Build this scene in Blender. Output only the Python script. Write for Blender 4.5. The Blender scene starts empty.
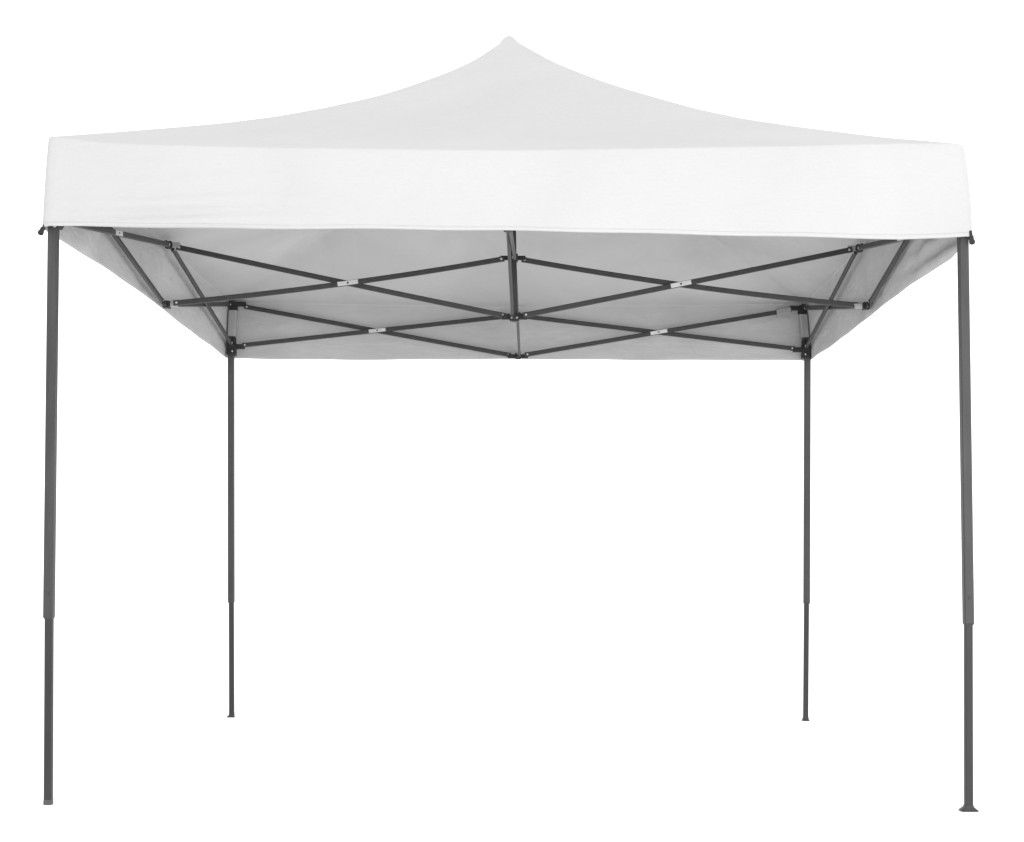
import bpy, bmesh, math, random
from mathutils import Vector, Matrix, noise

random.seed(4)
S = bpy.context.scene
C = S.collection

# ------------------------------------------------------------------ materials
def new_mat(name):
    m = bpy.data.materials.new(name); m.use_nodes = True
    nt = m.node_tree; nt.nodes.clear()
    return m, nt

def fabric(name, col, trans, rough=0.75, bump=0.25, lo=0.955, ns=2.0):
    """Coated polyester: diffuse cloth that lets a little light through, soft creases."""
    m, nt = new_mat(name); N = nt.nodes; L = nt.links
    out = N.new('ShaderNodeOutputMaterial')
    tc = N.new('ShaderNodeTexCoord')
    n1 = N.new('ShaderNodeTexNoise'); n1.inputs['Scale'].default_value = ns; n1.inputs['Detail'].default_value = 5
    n1.inputs['Distortion'].default_value = 0.6
    n2 = N.new('ShaderNodeTexNoise'); n2.inputs['Scale'].default_value = 14; n2.inputs['Detail'].default_value = 4
    mp = N.new('ShaderNodeMapping'); mp.inputs['Scale'].default_value = (1, 1, 2.2)
    L.new(tc.outputs['Object'], n1.inputs['Vector']); L.new(tc.outputs['Object'], mp.inputs['Vector'])
    L.new(mp.outputs[0], n2.inputs['Vector'])
    cr = N.new('ShaderNodeValToRGB')
    cr.color_ramp.elements[0].position = 0.3; cr.color_ramp.elements[1].position = 0.7
    cr.color_ramp.elements[0].color = (*[c * lo for c in col], 1); cr.color_ramp.elements[1].color = (*col, 1)
    L.new(n1.outputs['Fac'], cr.inputs['Fac'])
    b1 = N.new('ShaderNodeBump'); b1.inputs['Strength'].default_value = bump; b1.inputs['Distance'].default_value = 0.012
    L.new(n2.outputs['Fac'], b1.inputs['Height'])
    p = N.new('ShaderNodeBsdfPrincipled'); p.inputs['Roughness'].default_value = rough
    p.inputs['Specular IOR Level'].default_value = 0.25
    L.new(cr.outputs[0], p.inputs['Base Color']); L.new(b1.outputs[0], p.inputs['Normal'])
    t = N.new('ShaderNodeBsdfTranslucent'); L.new(cr.outputs[0], t.inputs['Color'])
    mx = N.new('ShaderNodeMixShader'); mx.inputs[0].default_value = trans
    L.new(p.outputs[0], mx.inputs[1]); L.new(t.outputs[0], mx.inputs[2]); L.new(mx.outputs[0], out.inputs['Surface'])
    return m

def solid(name, col, rough, metal=0.0, spec=0.5, var=0.12, scale=30):
    m, nt = new_mat(name); N = nt.nodes; L = nt.links
    out = N.new('ShaderNodeOutputMaterial')
    tc = N.new('ShaderNodeTexCoord')
    n = N.new('ShaderNodeTexNoise'); n.inputs['Scale'].default_value = scale; n.inputs['Detail'].default_value = 4
    mp = N.new('ShaderNodeMapping'); mp.inputs['Scale'].default_value = (1, 1, 0.15)
    L.new(tc.outputs['Object'], mp.inputs[0]); L.new(mp.outputs[0], n.inputs['Vector'])
    cr = N.new('ShaderNodeValToRGB')
    cr.color_ramp.elements[0].position = 0.3; cr.color_ramp.elements[1].position = 0.7
    cr.color_ramp.elements[0].color = (*[c * (1 - var) for c in col], 1)
    cr.color_ramp.elements[1].color = (*[c * (1 + var) for c in col], 1)
    L.new(n.outputs['Fac'], cr.inputs['Fac'])
    p = N.new('ShaderNodeBsdfPrincipled'); L.new(cr.outputs[0], p.inputs['Base Color'])
    p.inputs['Metallic'].default_value = metal; p.inputs['Specular IOR Level'].default_value = spec
    mr = N.new('ShaderNodeMapRange'); mr.inputs['To Min'].default_value = rough - 0.06; mr.inputs['To Max'].default_value = rough + 0.08
    L.new(n.outputs['Fac'], mr.inputs['Value']); L.new(mr.outputs[0], p.inputs['Roughness'])
    L.new(p.outputs[0], out.inputs['Surface'])
    return m

M_OUT = fabric('white_polyester', (0.432, 0.430, 0.432), 0.06, bump=0.45)
M_IN = fabric('coated_underside', (0.46, 0.46, 0.46), 0.12, bump=0.5, lo=0.84, ns=1.9)
M_STRAP = fabric('velcro_webbing', (0.29, 0.29, 0.29), 0.03)
M_HEM = fabric('white_hem', (0.455, 0.455, 0.455), 0.05)
M_LEG = solid('grey_powder_coated_leg', (0.037, 0.037, 0.038), 0.5, spec=0.3, var=0.22)
M_LEG2 = solid('dark_inner_tube', (0.027, 0.027, 0.028), 0.5, spec=0.25, var=0.2)
M_BAR = solid('dark_grey_truss_steel', (0.036, 0.036, 0.036), 0.55, spec=0.25)
M_PLA = solid('black_nylon_bracket', (0.018, 0.018, 0.018), 0.6, spec=0.25)
M_PLT = solid('zinc_plate', (0.46, 0.46, 0.46), 0.4, metal=0.15)
M_GRYP = solid('pale_grey_nylon', (0.25, 0.25, 0.25), 0.5)
M_BOLT = solid('zinc_bolt', (0.42, 0.42, 0.42), 0.35, metal=0.3)
M_FOOT = solid('grey_foot_metal', (0.03, 0.03, 0.03), 0.5, spec=0.3)
M_FOOT2 = solid('pale_foot_cap', (0.05, 0.05, 0.05), 0.55)

# ------------------------------------------------------------------ helpers
def obj(name, bm, mats, parent=None, smooth=False):
    me = bpy.data.meshes.new(name)
    bmesh.ops.recalc_face_normals(bm, faces=bm.faces) if name not in CLOTH else None
    bm.to_mesh(me); bm.free()
    for m in (mats if isinstance(mats, (list, tuple)) else [mats]): me.materials.append(m)
    if smooth:
        for p in me.polygons: p.use_smooth = True
    o = bpy.data.objects.new(name, me); C.objects.link(o)
    if parent: o.parent = parent
    return o
CLOTH = {'roof', 'valance', 'hem', 'top_seam', 'hip_seam'}

def frame(P, Q, side):
    z = (Q - P).normalized()
    s = Vector(side); x = (s - z * s.dot(z)).normalized()
    y = z.cross(x)
    return Matrix(((x.x, y.x, z.x), (x.y, y.y, z.y), (x.z, y.z, z.z)))

def beam(bm, P, Q, w, h, side, bev=0.0025, sag=0.0):
    """box bar from P to Q; w measured along 'side', h across it; bevelled long edges"""
    P = Vector(P); Q = Vector(Q); R = frame(P, Q, side); Ln = (Q - P).length
    a, b = w / 2, h / 2
    c = min(bev, a * 0.6, b * 0.6)
    ring = [(a - c, -b), (a, -b + c), (a, b - c), (a - c, b), (-a + c, b), (-a, b - c), (-a, -b + c), (-a + c, -b)]
    n = len(ring); m = 16 if sag else 1
    rows = [[bm.verts.new(P + R @ Vector((x, y, Ln * k / m)) - Vector((0, 0, sag * 4 * (k / m) * (1 - k / m)))) for x, y in ring] for k in range(m + 1)]
    for lo, hi in zip(rows, rows[1:]):
        for i in range(n):
            j = (i + 1) % n; bm.faces.new((lo[i], lo[j], hi[j], hi[i]))
    bm.faces.new(rows[0][::-1]); bm.faces.new(rows[-1])

def loft(bm, sections):
    """stack of rectangles (centre, half x, half y) along z, chamfered corners"""
    rings = []
    for (c, hx, hy) in sections:
        k = min(hx, hy) * 0.22
        pts = [(hx - k, -hy), (hx, -hy + k), (hx, hy - k), (hx - k, hy), (-hx + k, hy), (-hx, hy - k), (-hx, -hy + k), (-hx + k, -hy)]
        rings.append([bm.verts.new(Vector(c) + Vector((x, y, 0))) for x, y in pts])
    for a, b in zip(rings, rings[1:]):
        for i in range(8):
            j = (i + 1) % 8; bm.faces.new((a[i], a[j], b[j], b[i]))
    bm.faces.new(rings[0][::-1]); bm.faces.new(rings[-1])

def disc(bm, c, d, r, t, n=12):
    """short bolt head: cylinder with a domed end, axis d"""
    c = Vector(c); d = Vector(d).normalized()
    R = frame(c, c + d, (0, 0, 1) if abs(d.z) < 0.9 else (1, 0, 0))
    rs = [(r, 0), (r, t * 0.6), (r * 0.6, t)]
    rings = [[bm.verts.new(c + R @ Vector((rr * math.cos(2 * math.pi * i / n), rr * math.sin(2 * math.pi * i / n), z))) for i in range(n)] for rr, z in rs]
    for a, b in zip(rings, rings[1:]):
        for i in range(n):
            j = (i + 1) % n; bm.faces.new((a[i], a[j], b[j], b[i]))
    bm.faces.new(rings[0][::-1]); bm.faces.new(rings[-1])

def lerp_tab(tab, x):
    if x <= tab[0][0]: return tab[0][1]
    for (a, p), (b, q) in zip(tab, tab[1:]):
        if x <= b:
            t = (x - a) / (b - a); return p + (q - p) * t
    return tab[-1][1]

# ------------------------------------------------------------------ the tent
tent = bpy.data.objects.new('canopy_tent', None); C.objects.link(tent)
tent.location = (0, 0, 0)
tent['label'] = 'white square pop-up canopy tent with peaked roof on four dark grey telescopic legs'
tent['category'] = 'canopy tent'

GZ = -0.007                                   # the ground sheet

# ---- cloth: perimeter walk (front left corner -> front right -> back right -> back left)
XL, XR, YF, YB = -1.487, 1.466, -1.470, 1.472
def perimeter(nside=72, rc=0.020):
    pts = []                                   # (x, y, nx, ny, side, s)
    cor = [(XL, YF), (XR, YF), (XR, YB), (XL, YB)]
    nrm = [(0, -1), (1, 0), (0, 1), (-1, 0)]
    for k in range(4):
        a = Vector(cor[k]); b = Vector(cor[(k + 1) % 4]); d = (b - a); ln = d.length; d.normalize()
        n0 = Vector(nrm[k]); n1 = Vector(nrm[(k + 1) % 4])
        for i in range(nside + 1):
            t = rc + (ln - 2 * rc) * i / nside
            # finer sampling at the ends
            u = i / nside; u = u * u * (3 - 2 * u) * 0.5 + u * 0.5
            t = rc + (ln - 2 * rc) * u
            p = a + d * t
            pts.append((p.x, p.y, n0.x, n0.y, k, t / ln))
        cc = b - d * rc - n0 * rc
        for j in range(1, 4):
            an = j / 4 * math.pi / 2
            n = n0 * math.cos(an) + n1 * math.sin(an)
            p = cc + n * rc
            pts.append((p.x, p.y, n.x, n.y, k, 1.0))
    return pts
PER = perimeter()
TOP = {0: [(0, 2.137), (.02, 2.133), (.06, 2.118), (.12, 2.110), (.21, 2.103), (.33, 2.098), (.5, 2.092), (.65, 2.098), (.82, 2.107), (.93, 2.115), (.98, 2.114), (1, 2.111)],
       1: [(0, 2.111), (.1, 2.108), (.5, 2.118), (.8, 2.110), (1, 2.112)],
       2: [(0, 2.112), (.5, 2.092), (1, 2.114)],
       3: [(0, 2.114), (.5, 2.122), (.8, 2.118), (.95, 2.128), (1, 2.137)]}
BOT = {0: [(0, 1.838), (.07, 1.834), (.25, 1.830), (.4, 1.829), (.51, 1.824), (.62, 1.818), (.75, 1.810), (.87, 1.803), (.93, 1.799), (.97, 1.801), (1, 1.806)],
       1: [(0, 1.806), (.1, 1.799), (.3, 1.812), (.6, 1.808), (.9, 1.812), (1, 1.818)],
       2: [(0, 1.818), (.25, 1.818), (.5, 1.822), (.8, 1.815), (1, 1.822)],
       3: [(0, 1.822), (.3, 1.836), (.5, 1.850), (.7, 1.852), (.9, 1.843), (1, 1.838)]}
HIP_L = [(0, 1), (.006, .995), (0.0126, 0.9856), (0.021, 0.968), (0.0279, 0.9444), (0.044, 0.914), (0.0759, 0.8561), (0.1083, 0.8016), (0.1694, 0.7163), (0.2293, 0.6427), (0.2875, 0.5712), (0.3551, 0.4977), (0.468, 0.3886), (0.5748, 0.2946), (0.6759, 0.2161), (0.7708, 0.15), (0.861, 0.0895), (0.9476, 0.0328), (0.98, 0.0125), (1, 0)]
HIP_R = [(0, 1), (.007, .993), (0.0159, 0.9743), (0.0286, 0.9475), (0.0553, 0.9051), (0.1197, 0.807), (0.1834, 0.7246), (0.2441, 0.65), (0.3035, 0.5823), (0.3622, 0.5196), (0.4758, 0.4003), (0.5838, 0.3011), (0.6857, 0.2205), (0.7821, 0.1483), (0.8726, 0.0825), (0.9582, 0.0280), (0.9906, 0.0070), (1, 0)]
def hip_h(t, right):
    a, b = lerp_tab(HIP_L, t), lerp_tab(HIP_R, t)
    return a + (b - a) * right
PEAK = Vector((-0.022, 0, 2.985))

def side_wrinkle(x, y, z, side, s, v):
    """outward push of the valance cloth, v = 0 top, 1 bottom"""
    q = Vector((x * 1.3 + 7 * side, y * 1.3, z * 1.3))
    w = 0.010 * noise.noise(q * 1.1) * v * min(1, min(s, 1 - s) * 14)
    # vertical soft drapes in the side walls, stronger low down
    along = (x if side in (0, 2) else y)
    amp = 0.002 if side in (1, 3) else 0.0022
    w += amp * v * math.sin(along * 9 + 2.0 * noise.noise(q * 0.8) * 2) * (0.4 + 0.6 * abs(noise.noise(q * 0.6 + Vector((3, 1, 0)))))
    # tight pull creases running in from each corner
    e = min(s, 1 - s)
    k = math.exp(-e * 9)
    w += (0.0016 if x < 0 else 0.0034) * k * min(1, e * 12) * math.sin(z * 62 + along * 5 + 3 * noise.noise(q * 2))
    w += 0.010 * math.exp(-((s - 0.14) / 0.13) ** 2) * math.sin((z - 0.02 * along) * 95 + 2 * noise.noise(q * 1.5)) * (v ** 1.5) * (side in (0, 1))
    if side in (1, 3):                           # the side walls gather into folds where the truss joints press on them
        for c0, a0, w0 in ((-0.18, 0.010, 0.035), (0.02, -0.009, 0.045), (0.16, 0.007, 0.04), (-0.75, 0.008, 0.05), (-0.95, -0.008, 0.06), (0.8, 0.006, 0.06)):
            cc = c0 + 0.10 * (v - 0.5) * (1 if side == 1 else -1)
            w += 1.7 * a0 * math.exp(-((along - cc) / w0) ** 2) * math.sin(math.pi * min(1, v)) ** 0.7
    return w

DF = 0.011
THK = 0.0012
def val_point(i, v, extra=0.0):
    x, y, nx, ny, k, s = PER[i]
    zt = lerp_tab(TOP[k], s); zb = lerp_tab(BOT[k], s)
    z = zt + (zb - zt) * v
    right = max(0, nx); v = min(1.0, max(0.0, v))
    out = 0.007 * v + (0.014 * (1 - (1 - v) ** 2.6)) * (right + (0.35 if ny < 0 else 0.2))
    out += side_wrinkle(x, y, z, k, s, v) + extra
    if k in (0, 2): out += 0.004 * math.sin(math.pi * s) * math.sin(math.pi * v)
    z += 0.0012 * math.sin(40 * s + 3 * k) * v
    drop = (v * (zt - zb))
    if drop < DF:                                # the cloth rolls over the eaves instead of folding sharply
        q = 1 - drop / DF; out -= DF * (1 - math.sqrt(max(0, 1 - q * q)))
    return Vector((x + nx * out, y + ny * out, z))

NV = 26
NP = len(PER)
def strip(name, v0, v1, rows, mats, parent, extra=0.0, thick=0.0012):
    bm = bmesh.new()
    vs = [v0 + (v1 - v0) * r / rows for r in range(rows + 1)]
    if v0 <= 0: vs = [0, .0015, .005, .011, .019, .028, .04, .055] + [.07 + .93 * r / rows for r in range(rows + 1)]; rows = len(vs) - 1
    g = [[bm.verts.new(val_point(i, v, extra)) for i in range(NP)] for v in vs]
    for r in range(rows):
        for i in range(NP):
            j = (i + 1) % NP
            bm.faces.new((g[r][i], g[r + 1][i], g[r + 1][j], g[r][j]))
    if v0 <= 0:                                  # the coated inner face, meeting the roof's inner face at the eaves
        gi = []
        for v in vs:
            row = []
            for i in range(NP):
                x, y, nx, ny, k, s = PER[i]
                q = max(0.0, 1 - v * (lerp_tab(TOP[k], s) - lerp_tab(BOT[k], s)) / DF)
                off = Vector((nx * (1 - q), ny * (1 - q), q)).normalized() * THK
                row.append(bm.verts.new(val_point(i, v) - off))
            gi.append(row)
        for r in range(rows):
            for i in range(NP):
                j = (i + 1) % NP
                f = bm.faces.new((gi[r][j], gi[r + 1][j], gi[r + 1][i], gi[r][i])); f.material_index = 1
        for i in range(NP):
            j = (i + 1) % NP
            bm.faces.new((g[-1][i], gi[-1][i], gi[-1][j], g[-1][j]))
    o = obj(name, bm, mats, parent, True)
    if v0 > 0:
        md = o.modifiers.new('cloth_thickness', 'SOLIDIFY'); md.thickness = thick; md.offset = -1
        md.material_offset = 1; md.material_offset_rim = 0
    return o

def roof_point(i, t):
    """t = 1 at the eaves, 0 at the peak"""
    x, y, nx, ny, k, s = PER[i]
    zt = lerp_tab(TOP[k], s)
    f = s * s * (3 - 2 * s)
    rt = (f, 1.0, 1 - f, 0.0)[k]               # which hip profile this point of the panel follows
    h = (hip_h(t, rt) * 2 + hip_h(t - .012, rt) + hip_h(t + .012, rt)) / 4 if .06 < t < .98 else hip_h(t, rt)
    px = PEAK.x * (1 - t) + x * t; py = y * t
    z = zt * (1 - h) + PEAK.z * h
    m = 1 - (2 * s - 1) ** 2                    # 0 at the hips, 1 mid-panel
    z -= 0.022 * m * math.sin(math.pi * t) ** 1.2
    e = min(s, 1 - s)
    q = Vector((px, py, 0))
    z += 0.006 * noise.noise(q * 1.6) * math.sin(math.pi * min(1, t * 1.02)) * (m ** 0.5)
    # faint tension folds fanning from the corners and the peak
    z += 0.0035 * math.sin(s * 46 + 2 * noise.noise(q * 1.2)) * math.sin(math.pi * t) * math.exp(-e * 5) * min(1, m * 6)
    z += 0.0006 * math.sin(s * 40 + 1) * math.exp(-t * 7) * min(1, t * 12) * m
    px -= nx * DF * t ** 6; py -= ny * DF * t ** 6
    return Vector((px, py, z))

def make_roof():
    bm = bmesh.new()
    ts = [1 - (r / 46) for r in range(40)] + [0.13, 0.105, 0.082, 0.062, 0.046, 0.036, 0.028, 0.0212, 0.0145, 0.008]
    g = [[bm.verts.new(roof_point(i, t)) for i in range(NP)] for t in ts]
    for r in range(len(ts) - 1):
        for i in range(NP):
            j = (i + 1) % NP
            bm.faces.new((g[r][i], g[r][j], g[r + 1][j], g[r + 1][i]))
    c = bm.verts.new(PEAK)
    dz = Vector((0, 0, -THK))
    gi = [[bm.verts.new(v.co + dz) for v in row] for row in g]; ci = bm.verts.new(PEAK + dz)
    for i in range(NP):
        j = (i + 1) % NP; bm.faces.new((g[-1][i], g[-1][j], c))
        f = bm.faces.new((gi[-1][j], gi[-1][i], ci)); f.material_index = 1
        for r in range(len(ts) - 1):
            f = bm.faces.new((gi[r + 1][i], gi[r + 1][j], gi[r][j], gi[r][i])); f.material_index = 1
    o = obj('roof', bm, [M_OUT, M_IN], tent, True)
    return o
roof = make_roof()
valance = strip('valance', 0.0, 1.0, NV, [M_OUT, M_IN], tent)
strip('hem', 0.957, 1.004, 3, [M_OUT, M_IN], valance, 0.0005, 0.0004)

# ---- legs: outer tube on top, thinner inner tube below, bracket, slider and foot
def V(*a): return Vector(a)
LEGS = {
    'fl': dict(top=V(-1.461, -1.444, 2.112), val=V(-1.467, -1.444, 1.839), tub=V(-1.454, -1.444, 0.579), foot=V(-1.443, -1.444, GZ), up=2.090, lo=1.868),
    'fr': dict(top=V(1.443, -1.444, 2.088), val=V(1.463, -1.444, 1.805), tub=V(1.465, -1.444, 0.574), foot=V(1.458, -1.444, GZ), up=2.086, lo=1.852),
    'bl': dict(top=V(-1.462, 1.444, 2.095), val=V(-1.468, 1.444, 1.808), tub=V(-1.448, 1.444, 0.568), foot=V(-1.437, 1.444, GZ), up=2.098, lo=1.876),
    'br': dict(top=V(1.448, 1.444, 2.085), val=V(1.472, 1.444, 1.815), tub=V(1.460, 1.444, 0.577), foot=V(1.451, 1.444, GZ), up=2.080, lo=1.866),
}
OW, IW = 0.0310, 0.0240
def leg_at(L, z):
    for a, b in ((L['foot'], L['tub']), (L['tub'], L['val']), (L['val'], L['top'])):
        if z <= b.z: return a.lerp(b, (z - a.z) / (b.z - a.z))
    return L['top']
for key, L in LEGS.items():
    sx = -1 if key[1] == 'l' else 1; sy = -1 if key[0] == 'f' else 1
    bm = bmesh.new()
    loft(bm, [(L['tub'], OW / 2 - 0.003, OW / 2 - 0.003), (L['tub'] + V(0, 0, 0.006), OW / 2, OW / 2),
              (leg_at(L, 1.2), OW / 2, OW / 2), (L['val'], OW / 2, OW / 2), (L['top'], OW / 2, OW / 2)])
    leg = obj('leg', bm, M_LEG, tent)
    bm = bmesh.new()
    loft(bm, [(L['foot'] + V(0, 0, 0.012), IW / 2, IW / 2), (L['tub'] + V(0, 0, 0.05), IW / 2, IW / 2)])
    obj('inner_tube', bm, M_LEG2, leg)
    # foot
    f = L['foot']
    bm = bmesh.new()
    if key == 'fr':
        loft(bm, [(f, 0.024, 0.018), (f + V(0, 0, 0.003), 0.0285, 0.020), (f + V(0, 0, 0.006), 0.024, 0.018), (f + V(0, 0, 0.013), 0.015, 0.015), (f + V(0, 0, 0.019), 0.0132, 0.0132)])
        obj('foot_plate', bm, M_FOOT, leg)
    elif key == 'br':
        loft(bm, [(f, 0.016, 0.016), (f + V(0, 0, 0.004), 0.018, 0.017), (f + V(0, 0, 0.009), 0.0145, 0.0145), (f + V(0, 0, 0.02), 0.0128, 0.0128)])
        obj('foot_plate', bm, M_FOOT, leg)
    elif key == 'fl':
        loft(bm, [(f, 0.0125, 0.0125), (f + V(0, 0, 0.004), 0.0128, 0.0128), (f + V(0, 0, 0.016), 0.0128, 0.0128)])
        obj('foot_cap', bm, M_FOOT2, leg)
    else:
        loft(bm, [(f + V(-0.004, 0, 0), 0.018, 0.014), (f + V(-0.004, 0, 0.005), 0.018, 0.0145), (f + V(0, 0, 0.012), 0.0128, 0.0128), (f + V(0, 0, 0.02), 0.0128, 0.0128)])
        obj('foot_plate', bm, M_FOOT, leg)
    # push pin just above the joint of the two tubes
    bm = bmesh.new(); p = leg_at(L, 0.66) + V(0, -OW / 2, 0)
    disc(bm, p, (0, -1, 0), 0.0045, 0.003)
    obj('push_pin', bm, M_LEG, leg)
    # upper corner bracket: block with two arms towards the truss bars
    c = leg_at(L, L['up']) + V(-sx * 0.004, -sy * 0.002, 0)
    bm = bmesh.new()
    loft(bm, [(c + V(0, 0, -0.030), 0.0185, 0.0185), (c + V(0, 0, 0.004), 0.0185, 0.0185), (c + V(0, 0, 0.010), 0.016, 0.016)])
    for d in (V(-sx, 0, 0), V(0, -sy, 0)):
        beam(bm, c + d * 0.018, c + d * 0.062, 0.020, 0.022, (d.y, d.x, 0))
    obj('corner_bracket', bm, M_PLA, leg)
    # slider with locking collar
    c = leg_at(L, L['lo']) + V(-sx * 0.003, -sy * 0.003, 0)
    bm = bmesh.new()
    b0 = 0.030 if sy < 0 else 0.046
    loft(bm, [(c + V(0, 0, -b0), 0.0195, 0.0195), (c + V(0, 0, -b0 + 0.005), 0.0215, 0.0215), (c + V(0, 0, 0.012), 0.0215, 0.0215), (c + V(0, 0, 0.018), 0.0190, 0.0190), (c + V(0, 0, 0.046), 0.0190, 0.0190)])
    for d in (V(-sx, 0, 0), V(0, -sy, 0)):
        beam(bm, c + d * 0.018, c + d * 0.064, 0.020, 0.024, (d.y, d.x, 0))
    sl = obj('slider', bm, M_PLA, leg)
    for dz in (0.0, -0.026):
        bm = bmesh.new(); disc(bm, c + V(-sx * 0.006, -0.0215, dz), (0, -1, 0), 0.0045, 0.004)
        obj('bolt', bm, M_BOLT, leg)
    if key[0] == 'f':                            # release pull hanging out at the corner
        bm = bmesh.new()
        base = V(sx * 1.487, -1.470, 1.846 if sx < 0 else 1.822) if sx < 0 else V(1.4775, -1.480, 1.822)
        tip = V(-1.4985, -1.482, 1.811) if sx < 0 else V(1.4820, -1.484, 1.782)
        beam(bm, c + V(sx * 0.02, 0, -0.02), base, 0.008, 0.010, (0, 1, 0))
        for a, b, w in ((0, .35, .009), (.35, .7, .014), (.7, .95, .017), (.95, 1.02, .011)):
            beam(bm, base.lerp(tip, a), base.lerp(tip, b + 0.02), w * 0.8, w, (0, 1, 0), 0.003)
        obj('release_pull', bm, M_PLA, leg)
    else:                                        # pale hook-and-loop tab of the canopy round the rear legs
        bm = bmesh.new()
        z1, z0 = (c.z + 0.052, 2.062) if key == 'bl' else (c.z + 0.062, 2.046)
        a = leg_at(L, z1); b = leg_at(L, z0)
        loft(bm, [(a, 0.0195, 0.0195), (a.lerp(b, .3), 0.0205, 0.0205), (a.lerp(b, .6), 0.0198, 0.0202), (b, 0.0205, 0.0205)])
        obj('velcro_tab', bm, M_STRAP, tent)

# ---- scissor truss
LU, LD = V(-1.445, 0, 2.093), V(-1.450, 0, 1.842)
RU, RD = V(1.436, 0, 2.082), V(1.462, 0, 1.840)
BU, BD = V(-0.001, 1.444, 2.040), V(0.000, 1.444, 1.830)
FU, FD = V(0.000, -1.438, 2.060), V(0.004, -1.438, 1.846)
CU, CD = V(-0.003, 0, 2.040), V(0.004, 0, 1.790)
def up(k): return leg_at(LEGS[k], LEGS[k]['up'])
def lo(k): return leg_at(LEGS[k], LEGS[k]['lo'])

def truss_pair(a_up, a_lo, b_up, b_lo, nrm, plate=True, gap=(0.045, 0.045), rise=1, h=0.0215, w=0.0125, sag=0.0):
    """two bars crossing between a station (a) and the next (b)"""
    n = V(*nrm)
    for q, (P, Q) in enumerate(((a_up, b_lo), (a_lo, b_up))):
        d = (Q - P).normalized()
        off = n * (0.0075 if q else -0.0075)
        p = P + d * gap[0] + off; r = Q - d * gap[1] + off
        bm = bmesh.new(); beam(bm, p, r, w, h, nrm, 0.003, (0.002, sag)[q == rise] if sag else 0)
        bar = obj('truss_bar', bm, M_BAR, tent)
        vn = n if (q or n.y == 0) else n
        for e, s in ((p, 1), (r, -1)):
            bm = bmesh.new(); beam(bm, e - d * s * 0.004, e + d * s * 0.016, w + 0.002, h + 0.001, nrm, 0.003)
            obj('end_cap', bm, M_BAR, bar)
            bm = bmesh.new(); disc(bm, e + d * s * 0.009 + vn * (w / 2 + 0.001), vn, 0.0048, 0.003)
            obj('bolt', bm, M_BOLT, bar)
        if q and plate:
            # where the two bars cross
            def zz(A, B, t, sg): return A.z + (B.z - A.z) * t - sg * 4 * t * (1 - t)
            s0, s1 = ((0.002, sag) if rise == 1 else (sag, 0.002)) if sag else (0, 0)
            t = min((k / 400 for k in range(80, 321)), key=lambda t: abs(zz(a_up, b_lo, t, s0) - zz(P, Q, t, s1)))
            A = P + (Q - P) * t; A.z -= s1 * 4 * t * (1 - t)
            bm = bmesh.new()
            f = A + n * (0.0075 + w / 2 + 0.0012)
            beam(bm, f - d * 0.043, f + d * 0.043, 0.002, h * 0.84, nrm, 0.0006)
            pl = obj('crossing_plate', bm, M_PLT, bar)
            bm = bmesh.new(); disc(bm, f + n * 0.001, nrm, 0.0042, 0.002)
            obj('rivet', bm, M_BAR, bar)

FY, LX, RX = (0, -1, 0), (1, 0, 0), (-1, 0, 0)
G1, G2 = 0.062, 0.040
# perimeter: front, back, left, right
truss_pair(FU, FD, up('fl'), lo('fl'), (0, 1, 0), False, (G2, G1))
truss_pair(FU, FD, up('fr'), lo('fr'), (0, 1, 0), False, (G2, G1))
truss_pair(up('bl'), lo('bl'), BU, BD, FY, True, (G1, G2))
truss_pair(BU, BD, up('br'), lo('br'), FY, True, (G2, G1))
truss_pair(up('fl'), lo('fl'), LU, LD, LX, True, (G1, G2))
truss_pair(up('bl'), lo('bl'), LU, LD, LX, False, (G1, G2))
truss_pair(up('fr'), lo('fr'), RU, RD, RX, True, (G1, G2))
truss_pair(up('br'), lo('br'), RU, RD, RX, False, (G1, G2))
# cross trusses to the centre pole
truss_pair(LU, LD, CU, CD, FY, True, (0.036, G2), 1, sag=0.014)
truss_pair(CU, CD, RU, RD, FY, True, (G2, 0.036), 0, sag=0.015)
truss_pair(CU, CD, FU, FD, RX, False, (G2, G2))
truss_pair(CU, CD, BU, BD, RX, False, (G2, G2))

# joint brackets between the bars
def joint(c, dirs, mat_arm):
    bm = bmesh.new()
    loft(bm, [(c + V(0, 0, -0.015), 0.012, 0.012), (c + V(0, 0, -0.010), 0.0145, 0.0145), (c + V(0, 0, 0.010), 0.0145, 0.0145), (c + V(0, 0, 0.015), 0.012, 0.012)])
    for d in dirs[:-1] if len(dirs) == 3 else dirs:
        d = V(*d); beam(bm, c + d * 0.010, c + d * 0.052, 0.011, 0.020, (d.y, -d.x, 0), 0.002)
    j = obj('joint_bracket', bm, M_PLA, tent)
    if len(dirs) == 3:
        d = V(*dirs[-1]); bm = bmesh.new()
        beam(bm, c + d * 0.0165, c + d * 0.047, 0.014, 0.021, (d.y, -d.x, 0), 0.003)
        obj('bracket_arm', bm, mat_arm, j)
    return j
for c in (LU, LD): joint(c, ((0, 1, 0), (0, -1, 0), (1, 0, 0)), M_GRYP)
for c in (RU, RD): joint(c, ((0, 1, 0), (0, -1, 0), (-1, 0, 0)), M_GRYP)
for c in (BU, BD): joint(c, ((1, 0, 0), (-1, 0, 0), (0, -1, 0)), M_PLA)
for c in (FU, FD): joint(c, ((1, 0, 0), (-1, 0, 0), (0, 1, 0)), M_PLA)

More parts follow.
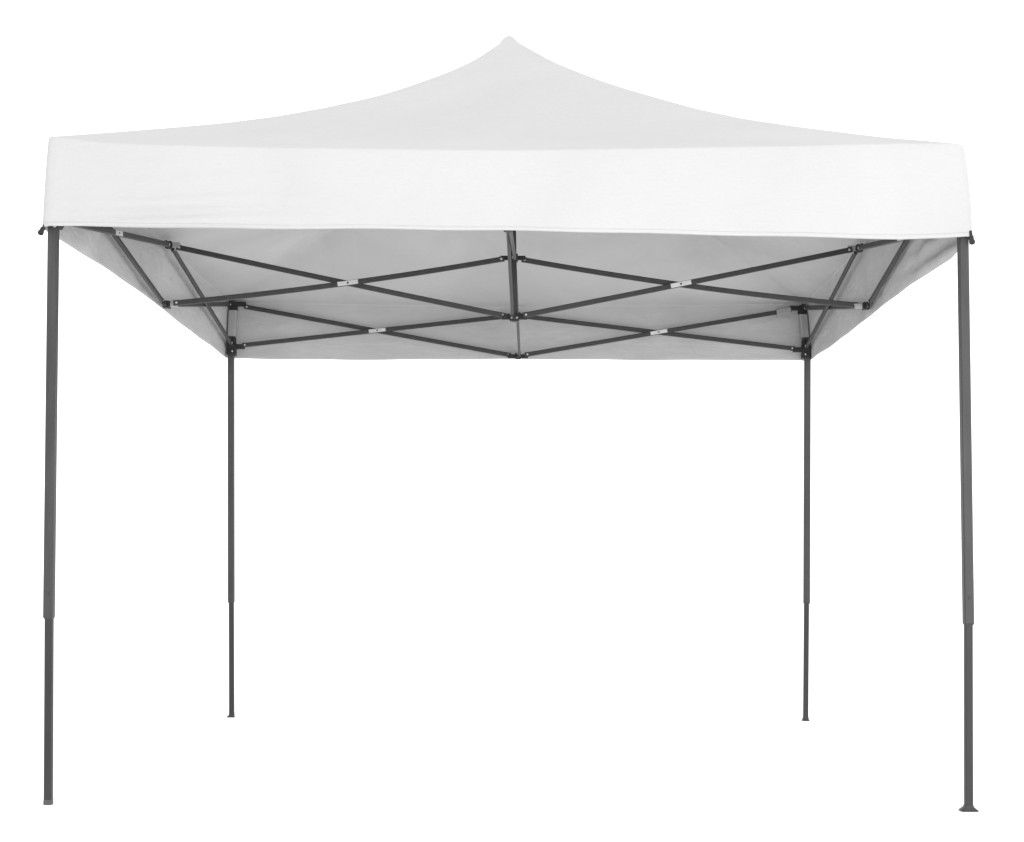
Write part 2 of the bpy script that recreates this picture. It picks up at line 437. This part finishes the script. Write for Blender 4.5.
# centre pole with its two hubs and roof cap
bm = bmesh.new()
loft(bm, [(V(0.006, 0, 1.772), 0.0125, 0.0125), (V(-0.002, 0, 2.10), 0.0125, 0.0125), (V(-0.012, 0, 2.45), 0.0125, 0.0125)])
pole = obj('centre_pole', bm, M_LEG2, tent)
bm = bmesh.new()
loft(bm, [(V(-0.012, 0, 2.40), 0.009, 0.009), (V(-0.022, 0, 2.955), 0.009, 0.009)])
obj('inner_tube', bm, M_LEG2, pole)
bm = bmesh.new()
loft(bm, [(V(-0.022, 0, 2.935), 0.012, 0.012), (V(-0.022, 0, 2.95), 0.017, 0.017), (V(-0.022, 0, 2.958), 0.015, 0.015), (V(-0.022, 0, 2.966), 0.008, 0.008)])
obj('pole_cap', bm, M_PLA, pole)
for c, hz in ((CU, 0.016), (CD, 0.015)):
    bm = bmesh.new()
    loft(bm, [(c + V(0, 0, -hz), 0.018, 0.018), (c + V(0, 0, -hz + 0.005), 0.021, 0.021), (c + V(0, 0, hz - 0.004), 0.021, 0.021), (c + V(0, 0, hz), 0.018, 0.018)])
    for d in ((1, 0, 0), (-1, 0, 0), (0, 1, 0), (0, -1, 0)):
        d = V(*d); beam(bm, c + d * 0.016, c + d * 0.052, 0.011, 0.018, (d.y, -d.x, 0), 0.002)
    h = obj('hub', bm, M_PLA, pole)
    for dx in (-0.011, 0.011):
        bm = bmesh.new(); disc(bm, c + V(dx, -0.021, -0.004), (0, -1, 0), 0.004, 0.003)
        obj('bolt', bm, M_BOLT, pole)

# pale strap of the canopy wrapped round the rear bar beside the right rear leg
a, b = BD, up('br')
d = (b - a).normalized(); ln = (b - a).length
bm = bmesh.new()
p = a + d * (ln - 0.135); q = a + d * (ln - 0.062)
beam(bm, p + V(0, -0.0075, 0), q + V(0, -0.0075, 0), 0.020, 0.034, (0, -1, 0), 0.006)
obj('velcro_strap', bm, M_STRAP, tent)

# ------------------------------------------------------------------ ground: seamless white studio floor
bm = bmesh.new()
n = 24; R = 150.0
xs = [math.copysign(abs(-1 + 2 * i / n) ** 2.2, -1 + 2 * i / n) * R for i in range(n + 1)]
g = [[bm.verts.new((x, y, GZ)) for x in xs] for y in xs]
for i in range(n):
    for j in range(n): bm.faces.new((g[i][j], g[i][j + 1], g[i + 1][j + 1], g[i + 1][j]))
m, nt = new_mat('white_seamless_floor'); N = nt.nodes; Lk = nt.links
out = N.new('ShaderNodeOutputMaterial'); p = N.new('ShaderNodeBsdfPrincipled')
tc = N.new('ShaderNodeTexCoord'); no = N.new('ShaderNodeTexNoise'); no.inputs['Scale'].default_value = 3
cr = N.new('ShaderNodeValToRGB'); cr.color_ramp.elements[0].color = (.90, .90, .90, 1); cr.color_ramp.elements[1].color = (.93, .93, .93, 1)
Lk.new(tc.outputs['Object'], no.inputs['Vector']); Lk.new(no.outputs['Fac'], cr.inputs['Fac']); Lk.new(cr.outputs[0], p.inputs['Base Color'])
p.inputs['Roughness'].default_value = 0.9; p.inputs['Specular IOR Level'].default_value = 0.1
Lk.new(p.outputs[0], out.inputs['Surface'])
ground = obj('ground', bm, m); ground['kind'] = 'structure'

# ------------------------------------------------------------------ light: even white studio surround + two added fill lamps
W = bpy.data.worlds.new('World'); S.world = W; W.use_nodes = True
bg = W.node_tree.nodes['Background']; bg.inputs[0].default_value = (1, 1, 1, 1); bg.inputs[1].default_value = 1.75

def area(name, loc, target, sx, sy, power):
    l = bpy.data.lights.new(name, 'AREA'); l.shape = 'RECTANGLE'; l.size = sx; l.size_y = sy; l.energy = power
    l.color = (1, 0.995, 0.99)
    o = bpy.data.objects.new(name, l); C.objects.link(o); o.location = loc
    o.rotation_euler = (Vector(target) - Vector(loc)).to_track_quat('-Z', 'Y').to_euler()
    return o
area('added_front_fill', (1.8, -8.0, 1.0), (0.2, -0.8, 1.95), 3.0, 1.2, 255)  # added soft lamp, kept low to brighten the front valance more than the roof

area('added_side_fill', (6.5, 0.8, 0.5), (-1.4, 0.2, 1.95), 1.6, 1.0, 80)  # added low lamp that brightens the inner face of the left wall

# ------------------------------------------------------------------ camera
cam = bpy.data.cameras.new('camera'); co = bpy.data.objects.new('camera', cam); C.objects.link(co)
r = Vector((0.99985154, 0.01663462, 0.00449221)); fw = Vector((-0.01686999, 0.99812922, 0.05876612)); u = Vector((-0.00350625, -0.05883318, 0.99826167))
mt = Matrix(((r.x, u.x, -fw.x, 0.1039), (r.y, u.y, -fw.y, -6.3266), (r.z, u.z, -fw.z, 0.7406), (0, 0, 0, 1)))
co.matrix_world = mt
cam.sensor_width = 36; cam.lens = 1533.014 / 1024 * 36; cam.shift_y = 58.88 / 1024
cam.clip_end = 500; cam.clip_start = 0.05
S.camera = co

S.view_settings.view_transform = 'Standard'; S.view_settings.look = 'None'
S.view_settings.exposure = 0; S.view_settings.gamma = 1
S.cycles.max_bounces = 10; S.cycles.diffuse_bounces = 6
